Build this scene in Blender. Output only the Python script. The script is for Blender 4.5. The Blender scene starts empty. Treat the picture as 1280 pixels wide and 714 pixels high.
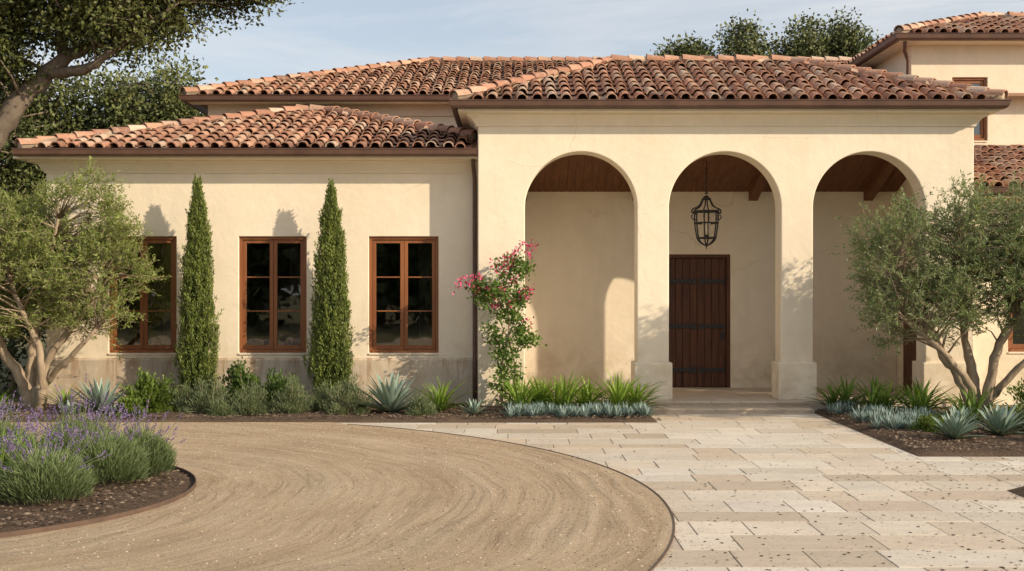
import bpy, math, numpy as np
from mathutils import Vector
rng = np.random.default_rng(7)
R = math.radians
scene = bpy.context.scene
scene.view_settings.view_transform = 'Standard'
scene.view_settings.look = 'None'
scene.view_settings.exposure = 0

# ------------------------------------------------------------ helpers
def link(o, parent=None):
    scene.collection.objects.link(o)
    if parent: o.parent = parent
    return o
def empty(name):
    e = bpy.data.objects.new(name, None); e.empty_display_size = .3
    return link(e)
def mesh(name, v, f, mat, parent=None, col=None, smooth=False, bevel=0):
    me = bpy.data.meshes.new(name)
    v = np.asarray(v, dtype=np.float32)
    if isinstance(f, np.ndarray):
        n, k = f.shape
        me.vertices.add(len(v)); me.vertices.foreach_set('co', v.ravel())
        me.loops.add(n*k); me.loops.foreach_set('vertex_index', f.astype(np.int32).ravel())
        me.polygons.add(n)
        me.polygons.foreach_set('loop_start', np.arange(0, n*k, k, dtype=np.int32))
        me.update(calc_edges=True)
    else:
        me.from_pydata([tuple(map(float, p)) for p in v], [], f); me.update()
    if col is not None:
        a = me.color_attributes.new('Col', 'FLOAT_COLOR', 'POINT')
        c = np.ones((len(v), 4), dtype=np.float32); c[:, :3] = col
        a.data.foreach_set('color', c.ravel())
    if smooth: me.polygons.foreach_set('use_smooth', np.ones(len(me.polygons), dtype=bool))
    me.materials.append(mat)
    o = bpy.data.objects.new(name, me)
    if bevel:
        b = o.modifiers.new('bevel', 'BEVEL'); b.width = bevel; b.segments = 3; b.limit_method = 'ANGLE'; b.angle_limit = R(40)
    return link(o, parent)
BF = [(0,1,2,3),(7,6,5,4),(0,4,5,1),(1,5,6,2),(2,6,7,3),(3,7,4,0)]
class Boxes:
    def __init__(s): s.v=[]; s.f=[]
    def add(s, x0,x1,y0,y1,z0,z1):
        b=len(s.v)
        s.v += [(x0,y0,z0),(x0,y1,z0),(x1,y1,z0),(x1,y0,z0),(x0,y0,z1),(x0,y1,z1),(x1,y1,z1),(x1,y0,z1)]
        s.f += [tuple(b+i for i in q) for q in BF]; return s
    def make(s, name, mat, parent=None, bevel=0): return mesh(name, s.v, s.f, mat, parent, bevel=bevel)
def box(name, x0,x1,y0,y1,z0,z1, mat, parent=None, bevel=0):
    return Boxes().add(x0,x1,y0,y1,z0,z1).make(name, mat, parent, bevel)
def prism_xz(name, outline, y0, y1, mat, parent=None, bevel=0):
    n=len(outline)
    v=[(x,y0,z) for x,z in outline]+[(x,y1,z) for x,z in outline]
    f=[tuple(range(n)), tuple(range(2*n-1,n-1,-1))]
    for i in range(n):
        j=(i+1)%n; f.append((i,i+n,j+n,j))
    return mesh(name, v, f, mat, parent, bevel=bevel)
def wall_holes(name, x0,x1,z0,z1,y0,y1, holes, mat, parent=None, bevel=0):
    xs=sorted({x0,x1,*[h[0] for h in holes],*[h[1] for h in holes]})
    zs=sorted({z0,z1,*[h[2] for h in holes],*[h[3] for h in holes]})
    def solid(i,j):
        if i<0 or j<0 or i>=len(xs)-1 or j>=len(zs)-1: return False
        cx=(xs[i]+xs[i+1])/2; cz=(zs[j]+zs[j+1])/2
        return not any(h[0]<cx<h[1] and h[2]<cz<h[3] for h in holes)
    idx={}; v=[]; f=[]
    def P(i,j,k):
        if (i,j,k) not in idx: idx[(i,j,k)]=len(v); v.append((xs[i],(y0,y1)[k],zs[j]))
        return idx[(i,j,k)]
    for i in range(len(xs)-1):
        for j in range(len(zs)-1):
            if not solid(i,j): continue
            f.append((P(i,j,0),P(i+1,j,0),P(i+1,j+1,0),P(i,j+1,0)))
            f.append((P(i,j+1,1),P(i+1,j+1,1),P(i+1,j,1),P(i,j,1)))
            if not solid(i-1,j): f.append((P(i,j,1),P(i,j,0),P(i,j+1,0),P(i,j+1,1)))
            if not solid(i+1,j): f.append((P(i+1,j,0),P(i+1,j,1),P(i+1,j+1,1),P(i+1,j+1,0)))
            if not solid(i,j-1): f.append((P(i,j,1),P(i+1,j,1),P(i+1,j,0),P(i,j,0)))
            if not solid(i,j+1): f.append((P(i,j+1,0),P(i+1,j+1,0),P(i+1,j+1,1),P(i,j+1,1)))
    return mesh(name, v, f, mat, parent, bevel=bevel)
class Tubes:
    def __init__(s, sides=7): s.v=[]; s.f=[]; s.n=sides
    def add(s, pts, rad):
        pts=[Vector(p) for p in pts]; b0=len(s.v); n=s.n
        for i,p in enumerate(pts):
            d=(pts[min(i+1,len(pts)-1)]-pts[max(i-1,0)])
            if d.length<1e-6: d=Vector((0,0,1))
            d.normalize()
            a=d.cross(Vector((.31,.95,.12))); a.normalize(); c=d.cross(a)
            for k in range(n):
                t=2*math.pi*k/n
                s.v.append(p+(a*math.cos(t)+c*math.sin(t))*rad[i])
        for i in range(len(pts)-1):
            for k in range(n):
                q=(k+1)%n; s.f.append((b0+i*n+k,b0+i*n+q,b0+(i+1)*n+q,b0+(i+1)*n+k))
        s.f.append(tuple(b0+k for k in range(n))[::-1])
        e=b0+(len(pts)-1)*n; s.f.append(tuple(e+k for k in range(n)))
        return s
    def make(s,name,mat,parent=None): return mesh(name,s.v,s.f,mat,parent,smooth=True)
def spline(pts, n):
    """Catmull-Rom through (x,y,z,r) points"""
    p=np.array(pts,float); p=np.vstack([2*p[0]-p[1],p,2*p[-1]-p[-2]]); out=[]
    for i in range(1,len(p)-2):
        for t in np.linspace(0,1,n,endpoint=False):
            out.append(.5*((2*p[i])+(-p[i-1]+p[i+1])*t+(2*p[i-1]-5*p[i]+4*p[i+1]-p[i+2])*t*t+(-p[i-1]+3*p[i]-3*p[i+1]+p[i+2])*t**3))
    out.append(p[-2]); return np.array(out)
def unit(a): return a/np.maximum(np.linalg.norm(a,axis=1,keepdims=True),1e-9)
def rdir(n): return unit(rng.normal(size=(n,3)))
def leafset(c, d, L, W, col):
    n=len(c); d=unit(d); s=unit(np.cross(d, rdir(n)))
    L=np.broadcast_to(L,(n,))[:,None]; W=np.broadcast_to(W,(n,))[:,None]
    v=np.stack([c, c+d*L*.5+s*W*.5, c+d*L, c+d*L*.5-s*W*.5],1).reshape(-1,3)
    return v, np.repeat(col,4,axis=0)
def leafobj(name, sets, mat, parent):
    v=np.concatenate([s[0] for s in sets]); c=np.concatenate([s[1] for s in sets])
    return mesh(name, v, np.arange(len(v)).reshape(-1,4), mat, parent, col=c)
def mixcol(a,b,t): return np.array(a)*(1-t[:,None])+np.array(b)*t[:,None]

# ------------------------------------------------------------ materials
class M:
    def __init__(s,name,rough=.8,spec=.3):
        s.m=bpy.data.materials.new(name); s.m.use_nodes=True; s.t=s.m.node_tree
        s.b=s.t.nodes['Principled BSDF']; s.b.inputs['Roughness'].default_value=rough
        s.b.inputs['Specular IOR Level'].default_value=spec
        s.tc=s.t.nodes.new('ShaderNodeTexCoord').outputs['Object']
    def n(s,typ,**kw):
        x=s.t.nodes.new(typ)
        for k,v in kw.items(): setattr(x,k,v)
        return x
    def l(s,a,b): s.t.links.new(a,b)
    def map(s,scale=(1,1,1),rot=(0,0,0),src=None):
        m=s.n('ShaderNodeMapping'); m.inputs['Scale'].default_value=scale; m.inputs['Rotation'].default_value=rot
        s.l(src or s.tc,m.inputs['Vector']); return m.outputs[0]
    def noise(s,scale,detail=4,rough=.55,vec=None,dist=0):
        x=s.n('ShaderNodeTexNoise'); x.inputs['Scale'].default_value=scale; x.inputs['Detail'].default_value=detail
        x.inputs['Roughness'].default_value=rough; x.inputs['Distortion'].default_value=dist
        s.l(vec or s.tc,x.inputs['Vector']); return x.outputs['Fac']
    def ramp(s,fac,stops):
        r=s.n('ShaderNodeValToRGB'); e=r.color_ramp.elements
        while len(e)<len(stops): e.new(.5)
        for i,(p,c) in enumerate(stops):
            e[i].position=p; e[i].color=(*c,1) if len(c)==3 else c
        s.l(fac,r.inputs[0]); return r.outputs[0]
    def mix(s,fac,a,b,mode='MIX'):
        x=s.n('ShaderNodeMix',data_type='RGBA',blend_type=mode)
        for sock,val in ((x.inputs[0],fac),(x.inputs[6],a),(x.inputs[7],b)):
            if isinstance(val,(int,float)): sock.default_value=val
            elif isinstance(val,tuple): sock.default_value=(*val,1)
            else: s.l(val,sock)
        return x.outputs[2]
    def math(s,op,a,b=0,clamp=False):
        x=s.n('ShaderNodeMath',operation=op,use_clamp=clamp)
        for sock,val in ((x.inputs[0],a),(x.inputs[1],b)):
            if isinstance(val,(int,float)): sock.default_value=val
            else: s.l(val,sock)
        return x.outputs[0]
    def attr(s,name='Col'):
        return s.n('ShaderNodeVertexColor',layer_name=name).outputs[0]
    def col(s,c):
        if isinstance(c,tuple): s.b.inputs['Base Color'].default_value=(*c,1)
        else: s.l(c,s.b.inputs['Base Color'])
    def bump(s,h,strength=.3,dist=.01,prev=None):
        b=s.n('ShaderNodeBump'); b.inputs['Strength'].default_value=strength; b.inputs['Distance'].default_value=dist
        s.l(h,b.inputs['Height'])
        if prev: s.l(prev,b.inputs['Normal'])
        s.l(b.outputs[0],s.b.inputs['Normal']); return b.outputs[0]
G=lambda v:(v,v,v)
def stucco(name,a,b,stain=0):
    m=M(name,.92,.15)
    c=m.mix(m.ramp(m.noise(.55,4,.6,dist=.6),[(.3,G(0)),(.72,G(1))]),a,b)
    c=m.mix(.34,c,m.ramp(m.noise(4,4,.65),[(.25,G(.78)),(.75,G(1))]),'MULTIPLY')
    c=m.mix(m.math('MULTIPLY',m.ramp(m.noise(1.5,4,.6,m.map((2.2,2.2,.35))),[(.50,G(0)),(.8,G(1))]),.24),c,tuple(x*.74 for x in b))
    v=m.n('ShaderNodeTexVoronoi',feature='DISTANCE_TO_EDGE'); v.inputs['Scale'].default_value=.42
    dn=m.n('ShaderNodeTexNoise'); dn.inputs['Scale'].default_value=2; dn.inputs['Detail'].default_value=4; m.l(m.tc,dn.inputs['Vector'])
    va=m.n('ShaderNodeVectorMath',operation='ADD'); vs=m.n('ShaderNodeVectorMath',operation='SCALE'); vs.inputs['Scale'].default_value=.3
    m.l(dn.outputs['Color'],vs.inputs[0]); m.l(m.tc,va.inputs[0]); m.l(vs.outputs[0],va.inputs[1]); m.l(va.outputs[0],v.inputs['Vector'])
    ck=m.ramp(v.outputs['Distance'],[(.0,G(1)),(.003,G(0))])
    ck=m.math('MULTIPLY',ck,m.ramp(m.noise(.45,2),[(.50,G(0)),(.60,G(.34))]))
    c=m.mix(ck,c,(.38,.29,.20))
    if stain:
        sp=m.n('ShaderNodeSeparateXYZ'); m.l(m.tc,sp.inputs[0])
        st=m.ramp(m.noise(2.6,5,.7,m.map((1,1,.5)),dist=.5),[(.40,G(0)),(.62,G(1))])
        c=m.mix(m.math('MULTIPLY',st,.6,True),c,(.40,.29,.18))
        sg=m.ramp(m.noise(1.1,4,.7),[(.42,G(0)),(.58,G(1))])
        c=m.mix(m.math('MULTIPLY',sg,.5),c,(.40,.36,.30))
        hh=m.ramp(sp.outputs[2],[(.35,G(.35)),(.86,G(1))])
        dr=m.ramp(m.noise(4,4,.7,m.map((1.6,1,.16))),[(.46,G(0)),(.62,G(1))])
        c=m.mix(m.math('MULTIPLY',m.math('MULTIPLY',dr,hh),.75),c,(.31,.19,.10))
    else:
        sp=m.n('ShaderNodeSeparateXYZ'); m.l(m.tc,sp.inputs[0])
        h=m.math('MULTIPLY',m.math('SUBTRACT',1.5,sp.outputs[2]),.9,True)
        st=m.ramp(m.noise(2.2,5,.7,dist=.4),[(.38,G(0)),(.66,G(1))])
        c=m.mix(m.math('MULTIPLY',m.math('MULTIPLY',st,h),.6,True),c,(.45,.33,.20))
    m.col(c)
    n=m.bump(m.noise(5,5,.6,dist=.4),.28,.03)
    m.bump(m.noise(80,3,.6),.35,.003,n)
    return m.m
STUCCO=stucco('stucco_cream',(.88,.785,.63),(.82,.715,.55))
PLINTH=stucco('plinth_plaster',(.72,.62,.49),(.62,.52,.40),1)
TRIM=stucco('trim_plaster',(.86,.765,.615),(.80,.695,.54))
def tiles_mat():
    m=M('terracotta_tile',.85,.2)
    c=m.attr(); c=m.mix(.6,c,m.ramp(m.noise(14,4,.7),[(.25,G(.5)),(.7,G(1.0))]),'MULTIPLY')
    c=m.mix(m.ramp(m.noise(5,5,.7),[(.54,G(0)),(.72,G(.5))]),c,(.58,.49,.39))
    c=m.mix(m.ramp(m.noise(2.2,5,.7),[(.56,G(0)),(.76,G(.45))]),c,(.15,.11,.08))
    m.col(c); m.bump(m.noise(60,4),.3,.006); return m.m
TILE=tiles_mat()
def simple(name,a,b,scale=4,rough=.7,spec=.3,bump=.2,stretch=(1,1,1),bd=.004):
    m=M(name,rough,spec); v=m.map(stretch)
    f=m.noise(scale,5,.65,v); m.col(m.mix(m.ramp(f,[(.3,G(0)),(.7,G(1))]),a,b)); m.bump(f,bump,bd); return m.m
PAN=simple('roof_underlay',(.24,.13,.08),(.34,.20,.135),6)
MORTAR=simple('ridge_mortar',(.50,.40,.30),(.34,.25,.18),6,.9,.1,.5,bd=.01)
GUT=simple('copper_gutter',(.085,.045,.032),(.14,.075,.05),3,.5,.5,.1)
WOOD=simple('window_wood',(.20,.072,.026),(.31,.12,.045),6,.45,.4,.15,(1,1,.15))
DOORW=simple('door_wood',(.045,.019,.011),(.15,.06,.028),9,.55,.3,.5,(2.5,2.5,.12))
CEILW=simple('ceiling_wood',(.10,.04,.016),(.19,.08,.034),7,.6,.3,.3,(2.5,.15,1))
IRON=simple('wrought_iron',(.014,.014,.015),(.035,.033,.032),20,.5,.5,.3)
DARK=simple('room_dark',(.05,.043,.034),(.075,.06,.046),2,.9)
CURT=simple('curtain',(.34,.30,.25),(.24,.21,.17),4,.9,.1,.6,(8,8,.1),.02)
LIME=simple('porch_stone',(.62,.52,.41),(.47,.38,.28),2.5,.6,.3,.2)
CANDLE=simple('candle_wax',(.75,.68,.5),(.7,.6,.45),5,.5)
def glass():
    m=bpy.data.materials.new('window_glass'); m.use_nodes=True; t=m.node_tree; t.nodes.clear()
    o=t.nodes.new('ShaderNodeOutputMaterial'); mx=t.nodes.new('ShaderNodeMixShader')
    tr=t.nodes.new('ShaderNodeBsdfTransparent'); tr.inputs[0].default_value=(.5,.5,.48,1)
    gl=t.nodes.new('ShaderNodeBsdfGlossy'); gl.inputs['Roughness'].default_value=.02; gl.inputs[0].default_value=(.95,.95,.95,1)
    fr=t.nodes.new('ShaderNodeFresnel'); fr.inputs[0].default_value=2.4
    nz=t.nodes.new('ShaderNodeTexNoise'); nz.inputs['Scale'].default_value=1.3; tc=t.nodes.new('ShaderNodeTexCoord')
    bp=t.nodes.new('ShaderNodeBump'); bp.inputs['Strength'].default_value=.12; bp.inputs['Distance'].default_value=.03
    t.links.new(tc.outputs['Object'],nz.inputs['Vector']); t.links.new(nz.outputs['Fac'],bp.inputs['Height']); t.links.new(bp.outputs[0],gl.inputs['Normal'])
    t.links.new(fr.outputs[0],mx.inputs[0]); t.links.new(tr.outputs[0],mx.inputs[1]); t.links.new(gl.outputs[0],mx.inputs[2]); t.links.new(mx.outputs[0],o.inputs[0])
    return m
GLASS=glass()
def leafmat(name, transl=.3, rough=.55):
    m=M(name,rough,.35); a=m.attr(); m.col(a)
    if transl>0:
        tr=m.n('ShaderNodeBsdfTranslucent'); mx=m.n('ShaderNodeMixShader'); mx.inputs[0].default_value=transl
        c=m.mix(1.0,a,(1.3,1.3,.6),'MULTIPLY'); m.l(c,tr.inputs[0])
        out=m.t.nodes['Material Output']; m.l(m.b.outputs[0],mx.inputs[1]); m.l(tr.outputs[0],mx.inputs[2]); m.l(mx.outputs[0],out.inputs[0])
    return m.m
LEAF=leafmat('leaf'); LEAFO=leafmat('far_leaf',0); SUCC=leafmat('succulent_leaf',.1,.5); PETAL=leafmat('petal',.0,.6)
BARK=simple('olive_bark',(.22,.17,.12),(.44,.35,.25),7,.9,.1,.9,(1,1,.35),.02)
OAKB=simple('oak_bark',(.14,.11,.085),(.27,.22,.17),5,.9,.1,.9,(1,1,.35),.03)
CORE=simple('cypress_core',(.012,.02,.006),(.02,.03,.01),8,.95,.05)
CORTEN=simple('steel_edging',(.09,.06,.045),(.14,.09,.065),6,.8,.3)
def attrmat(name,rough=.85,var=.5):
    m=M(name,rough,.2); c=m.mix(var,m.attr(),m.ramp(m.noise(30,4,.7),[(.25,G(.5)),(.75,G(1))]),'MULTIPLY'); m.col(c); m.bump(m.noise(80,3),.3,.003); return m.m
CHIP=attrmat('bark_chips'); STONE=attrmat('gravel_stone')
def paver():
    m=M('travertine_paver',.65,.3); a=m.attr()
    c=m.mix(.75,a,m.ramp(m.noise(2.4,6,.72,m.map((1,2.0,1)),dist=.8),[(.25,G(.74)),(.7,G(1.03))]),'MULTIPLY')
    c=m.mix(m.ramp(m.noise(.45,4,.65),[(.42,G(0)),(.8,G(.42))]),c,(.45,.36,.265))
    c=m.mix(m.ramp(m.noise(38,3,.7),[(.58,G(0)),(.68,G(.65))]),c,(.35,.28,.20))
    v=m.n('ShaderNodeTexVoronoi'); v.inputs['Scale'].default_value=13; m.l(m.map((1,2,1)),v.inputs['Vector'])
    pit=m.math('MULTIPLY',m.ramp(v.outputs['Distance'],[(.14,G(1)),(.23,G(0))]),m.ramp(m.noise(1.9,3),[(.44,G(0)),(.56,G(.85))]))
    c=m.mix(pit,c,(.20,.15,.105))
    m.col(c); m.bump(m.noise(35,4,.7),.35,.008); return m.m
PAVER=paver()
GROUT=simple('paving_grout',(.32,.26,.195),(.42,.34,.26),9,.95,.1)
def mulch():
    m=M('mulch',.95,.1)
    c=m.ramp(m.noise(38,6,.8),[(.3,(.045,.03,.022)),(.5,(.13,.09,.065)),(.72,(.27,.20,.145))])
    c=m.mix(m.ramp(m.noise(1.4,4),[(.5,G(0)),(.75,G(.35))]),c,(.28,.21,.145)); m.col(c)
    m.bump(m.noise(30,6,.8),1,.04); return m.m
MULCH=mulch()
def gravel():
    m=M('decomposed_granite',.95,.12)
    sub=m.n('ShaderNodeVectorMath',operation='SUBTRACT'); m.l(m.tc,sub.inputs[0]); sub.inputs[1].default_value=(-6.4,12.3,0)
    sp=m.n('ShaderNodeSeparateXYZ'); m.l(sub.outputs[0],sp.inputs[0])
    x,y=sp.outputs[0],sp.outputs[1]
    wob=m.math('MULTIPLY',m.noise(.22,2),1.3)
    r=m.math('ADD',m.math('SQRT',m.math('ADD',m.math('MULTIPLY',x,x),m.math('MULTIPLY',y,y))),wob)
    th=m.math('ARCTAN2',y,x)
    cv=m.n('ShaderNodeCombineXYZ'); m.l(r,cv.inputs[0]); m.l(m.math('MULTIPLY',th,.4),cv.inputs[1])
    tr=m.noise(1.7,3,.6,cv.outputs[0]); tf=m.noise(7,4,.65,cv.outputs[0])
    tracks=m.math('ADD',m.math('MULTIPLY',tr,.55),m.math('MULTIPLY',tf,.45))
    cr=m.n('ShaderNodeCombineXYZ'); m.l(r,cr.inputs[0]); m.l(m.math('MULTIPLY',th,26.0),cr.inputs[1])
    rib=m.n('ShaderNodeTexWave'); rib.bands_direction='Y'; rib.inputs['Scale'].default_value=1.0; rib.inputs['Distortion'].default_value=3.5; rib.inputs['Detail'].default_value=3; m.l(cr.outputs[0],rib.inputs['Vector'])
    ribm=m.math('MULTIPLY',rib.outputs['Fac'],m.ramp(tr,[(.52,G(0)),(.60,G(1))]))
    # thin grooves left by wheels
    gr=m.noise(4.2,2,.5,cv.outputs[0]); groove=m.ramp(gr,[(.44,G(1)),(.485,G(0)),(.5,G(0)),(.545,G(1))])
    groove=m.mix(m.ramp(m.noise(.6,3),[(.42,G(0)),(.58,G(1))]),(1,1,1),groove)
    c=m.ramp(tracks,[(.36,(.50,.37,.24)),(.5,(.62,.475,.32)),(.64,(.72,.575,.41))])
    c=m.mix(.14,c,groove,'MULTIPLY')
    c=m.mix(.9,c,m.ramp(m.noise(55,4,.85),[(.3,G(.55)),(.5,G(.94)),(.72,G(1.15))]),'MULTIPLY')
    c=m.mix(.6,c,m.ramp(m.noise(.8,5,.65),[(.3,G(.78)),(.7,G(1.05))]),'MULTIPLY')
    c=m.mix(.6,c,m.ramp(m.noise(180,2,.8),[(.35,G(.5)),(.65,G(1.25))]),'MULTIPLY')
    m.col(c)
    n=m.bump(tracks,.7,.08); n=m.bump(groove,.5,.012,n); n=m.bump(ribm,.7,.025,n); n=m.bump(m.noise(6,6,.78),.6,.05,n); m.bump(m.noise(100,4,.85),.9,.015,n); return m.m
GRAVEL=gravel()
GROUND=simple('dry_ground',(.16,.13,.07),(.09,.10,.04),1.5,.95,.1,.5)

# ------------------------------------------------------------ world, sun, camera
az=R(121.0); el=R(24)
sdir=Vector((math.sin(az)*math.cos(el), math.cos(az)*math.cos(el), math.sin(el)))
w=bpy.data.worlds.new('World'); scene.world=w; w.use_nodes=True; t=w.node_tree
bg=t.nodes['Background']; bg.inputs[1].default_value=.148
sk=t.nodes.new('ShaderNodeTexSky'); sk.sky_type='NISHITA'; sk.sun_disc=False; sk.sun_elevation=el; sk.sun_rotation=az
sk.air_density=1.0; sk.dust_density=1.6; sk.ozone_density=1.2
tc=t.nodes.new('ShaderNodeTexCoord'); mp=t.nodes.new('ShaderNodeMapping'); mp.inputs['Scale'].default_value=(.9,1.2,6.5); mp.inputs['Rotation'].default_value=(.10,.22,.3)
nz=t.nodes.new('ShaderNodeTexNoise'); nz.inputs['Scale'].default_value=2.2; nz.inputs['Detail'].default_value=9; nz.inputs['Roughness'].default_value=.62; nz.inputs['Distortion'].default_value=.9
rp=t.nodes.new('ShaderNodeValToRGB'); rp.color_ramp.elements[0].position=.40; rp.color_ramp.elements[0].color=(.38,.38,.38,1); rp.color_ramp.elements[1].position=.68; rp.color_ramp.elements[1].color=(.88,.88,.88,1)
mx=t.nodes.new('ShaderNodeMix'); mx.data_type='RGBA'; mx.inputs[7].default_value=(5.8,5.8,5.85,1)
t.links.new(tc.outputs['Generated'],mp.inputs[0]); t.links.new(mp.outputs[0],nz.inputs['Vector']); t.links.new(nz.outputs['Fac'],rp.inputs[0])
t.links.new(rp.outputs[0],mx.inputs[0]); t.links.new(sk.outputs[0],mx.inputs[6]); t.links.new(mx.outputs[2],bg.inputs[0])
sl=bpy.data.lights.new('sun','SUN'); sl.energy=5.0; sl.angle=R(.6); sl.color=(1,.83,.61)
so=link(bpy.data.objects.new('sun',sl)); so.rotation_euler=(-sdir).to_track_quat('-Z','Y').to_euler(); so.location=(20,-10,20)
cam=bpy.data.cameras.new('camera'); cam.lens=42.19; cam.sensor_width=36; cam.clip_end=2000; cam.shift_y=.0023
co=link(bpy.data.objects.new('camera',cam)); co.location=(0,0,2.2); co.rotation_euler=(R(90),0,0); scene.camera=co

# ------------------------------------------------------------ ground, drive, paving
mesh('ground',[(-400,-300,0),(400,-300,0),(400,500,0),(-400,500,0)],[(0,1,2,3)],GROUND)
C=np.array([-6.6,12.0]); RR=8.15
arc=[(C[0]+RR*math.cos(a),C[1]+RR*math.sin(a)) for a in np.linspace(R(60.8),R(-62),70)]
poly=[(-30,19.42),(-2.9,19.42)]+arc+[(-2.8,-6),(-30,-6)]
mesh('gravel_driveway',[(x,y,.026) for x,y in poly],[tuple(range(len(poly)))[::-1]],GRAVEL)
ev=[];ef=[]
for i,(x,y) in enumerate(arc):
    d=np.array([x,y])-C; d/=np.linalg.norm(d)
    for k,(o,z) in enumerate(((-.004,.0),(-.004,.034),(.007,.034),(.007,.0))): ev.append((x+d[0]*o,y+d[1]*o,z))
    if i:
        b=(i-1)*4
        for k in range(3): ef.append((b+k,b+k+1,b+k+5,b+k+4))
mesh('driveway_steel_edging',ev,ef,CORTEN)
pv=[];pf=[];pc=[]
y=-6.0
tone=[(.68,.60,.49),(.72,.66,.56),(.60,.51,.40),(.74,.68,.59),(.55,.465,.36),(.68,.60,.49),(.66,.595,.50),(.63,.525,.41)]
while y<20.76:
    h=rng.choice([.40,.61,.61,.50]); h=min(h,20.78-y)
    x=-4-rng.random()
    while x<15:
        ww=rng.choice([.61,.92,1.22,.5]); g=.0045; z=.018+rng.random()*.0025
        inside=(x+ww>-4) and not(x>5.6 and y>15.8) and not (x<1.9 and y>19.6)
        if inside and h>.05:
            b=len(pv); t_=.004
            q=[(x+g,y+g),(x+ww-g,y+g),(x+ww-g,y+h-g),(x+g,y+h-g)]
            q2=[(x+g+t_,y+g+t_),(x+ww-g-t_,y+g+t_),(x+ww-g-t_,y+h-g-t_),(x+g+t_,y+h-g-t_)]
            pv+=[(*p,z-.007) for p in q]+[(*p,z) for p in q2]
            pf+=[(b+4,b+5,b+6,b+7),(b,b+1,b+5,b+4),(b+1,b+2,b+6,b+5),(b+2,b+3,b+7,b+6),(b+3,b,b+4,b+7)]
            c=np.array(tone[rng.integers(len(tone))])*(.88+.19*rng.random()); pc+=[c]*8
        x+=ww
    y+=h
pave=empty('stone_paving')
mesh('paver_slabs',pv,pf,PAVER,pave,col=np.array(pc))
mesh('grout_bed',[(-4.5,-6,.010),(15,-6,.010),(15,20.9,.010),(-4.5,20.9,.010)],[(0,1,2,3)],GROUT,pave)

def bed(name,x0,x1,y0,y1,h=.06,n=.12):
    nx=int((x1-x0)/n)+2; ny=int((y1-y0)/n)+2
    xs=np.linspace(x0,x1,nx); ys=np.linspace(y0,y1,ny); X,Y=np.meshgrid(xs,ys,indexing='ij')
    e=np.minimum.reduce([X-x0,x1-X,Y-y0]); Z=.024+h*np.clip(e/.35,0,1)**.6+ .018*np.sin(X*3.1+Y*2.2)*np.clip(e/.4,0,1)+rng.normal(0,.006,X.shape)*(e>.05)
    v=np.stack([X,Y,Z],-1).reshape(-1,3); I=np.arange(nx*ny).reshape(nx,ny)
    f=np.stack([I[:-1,:-1],I[1:,:-1],I[1:,1:],I[:-1,1:]],-1).reshape(-1,4)
    return mesh(name,v,f,MULCH,smooth=True)
bed('planting_bed',-14,2.36,19.42,22.0)
bed('planting_bed',5.25,15,15.5,21.12)
bed('planting_bed',5.32,15,6,12.9)
def disc(name,cx,cy,r,h,mat):
    v=[(cx,cy,.03+h)];f=[]; nr,na=14,72
    for i in range(1,nr+1):
        for k in range(na):
            a=2*math.pi*k/na; rr=r*i/nr
            v.append((cx+rr*math.cos(a),cy+rr*math.sin(a),.03+h*(1-(i/nr)**4)+rng.normal(0,.006)*(i<nr)))
    for k in range(na): f.append((0,1+k,1+(k+1)%na))
    for i in range(nr-1):
        for k in range(na):
            a=1+i*na+k;b=1+i*na+(k+1)%na; f.append((a,a+na,b+na,b))
    return mesh(name,v,f,mat,smooth=True)
IC=(-6.2,12.6); IR=2.78
disc('planting_bed',*IC,IR,.07,MULCH)
ev=[];ef=[];N=96
for i in range(N):
    a=2*math.pi*i/N
    for (r,z) in ((IR+.012,0),(IR+.012,.07),(IR-.0,.07),(IR-.0,.0)): ev.append((IC[0]+r*math.cos(a),IC[1]+r*math.sin(a),z))
    b=i*4; c=((i+1)%N)*4
    for k in range(3): ef.append((b+k,b+k+1,c+k+1,c+k))
mesh('garden_bed_edging',ev,ef,CORTEN)

def scatter_chips(name,pts,zs,smin,smax,cols,mat,flat=.35):
    n=len(pts); base=np.array([(1,0,0),(-.5,.85,0),(-.5,-.85,0),(.1,.05,1)],float)
    a=rng.random(n)*6.283; s=smin+(smax-smin)*rng.random(n)**2
    asp=.4+.6*rng.random(n)
    v=np.repeat(base[None],n,0); v[:,:,0]*=s[:,None]; v[:,:,1]*=(s*asp)[:,None]; v[:,:,2]*=(s*flat)[:,None]
    ca,sa=np.cos(a)[:,None],np.sin(a)[:,None]
    x=v[:,:,0]*ca-v[:,:,1]*sa; yy=v[:,:,0]*sa+v[:,:,1]*ca
    v=np.stack([x+pts[:,0:1],yy+pts[:,1:2],v[:,:,2]+zs[:,None]],-1).reshape(-1,3)
    I=np.arange(n)[:,None]*4
    f=np.concatenate([I+np.array([[0,1,3]]),I+np.array([[1,2,3]]),I+np.array([[2,0,3]])])
    c=np.array(cols)[rng.integers(len(cols),size=n)]*(.7+.6*rng.random((n,1)))
    return mesh(name,v,f,mat,col=np.repeat(c,4,0))
def rect(n,x0,x1,y0,y1): return np.stack([x0+(x1-x0)*rng.random(n),y0+(y1-y0)*rng.random(n)],1)
p1=rect(9000,-10,2.3,19.5,21.8); p2=rect(7000,5.3,10,15.6,21.0)
th=rng.random(6000)*6.283; rr=2.7*np.sqrt(rng.random(6000)); p3=np.stack([IC[0]+rr*np.cos(th),IC[1]+rr*np.sin(th)],1)
p3=p3[p3[:,0]>-8]; p4=rect(600,5.4,7,11,12.8)
pp=np.concatenate([p1,p2,p3,p4])
scatter_chips('bark_mulch_chips',pp,np.full(len(pp),.085)+rng.random(len(pp))*.015,.012,.045,[(.20,.14,.10),(.11,.075,.05),(.32,.24,.17),(.06,.042,.03)],CHIP,.4)
g=rect(44000,-9,1.6,8,19.4); d=np.linalg.norm(g-C,axis=1); g=g[(d<RR-.03)&(np.linalg.norm(g-np.array(IC),axis=1)>IR+.03)]
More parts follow.
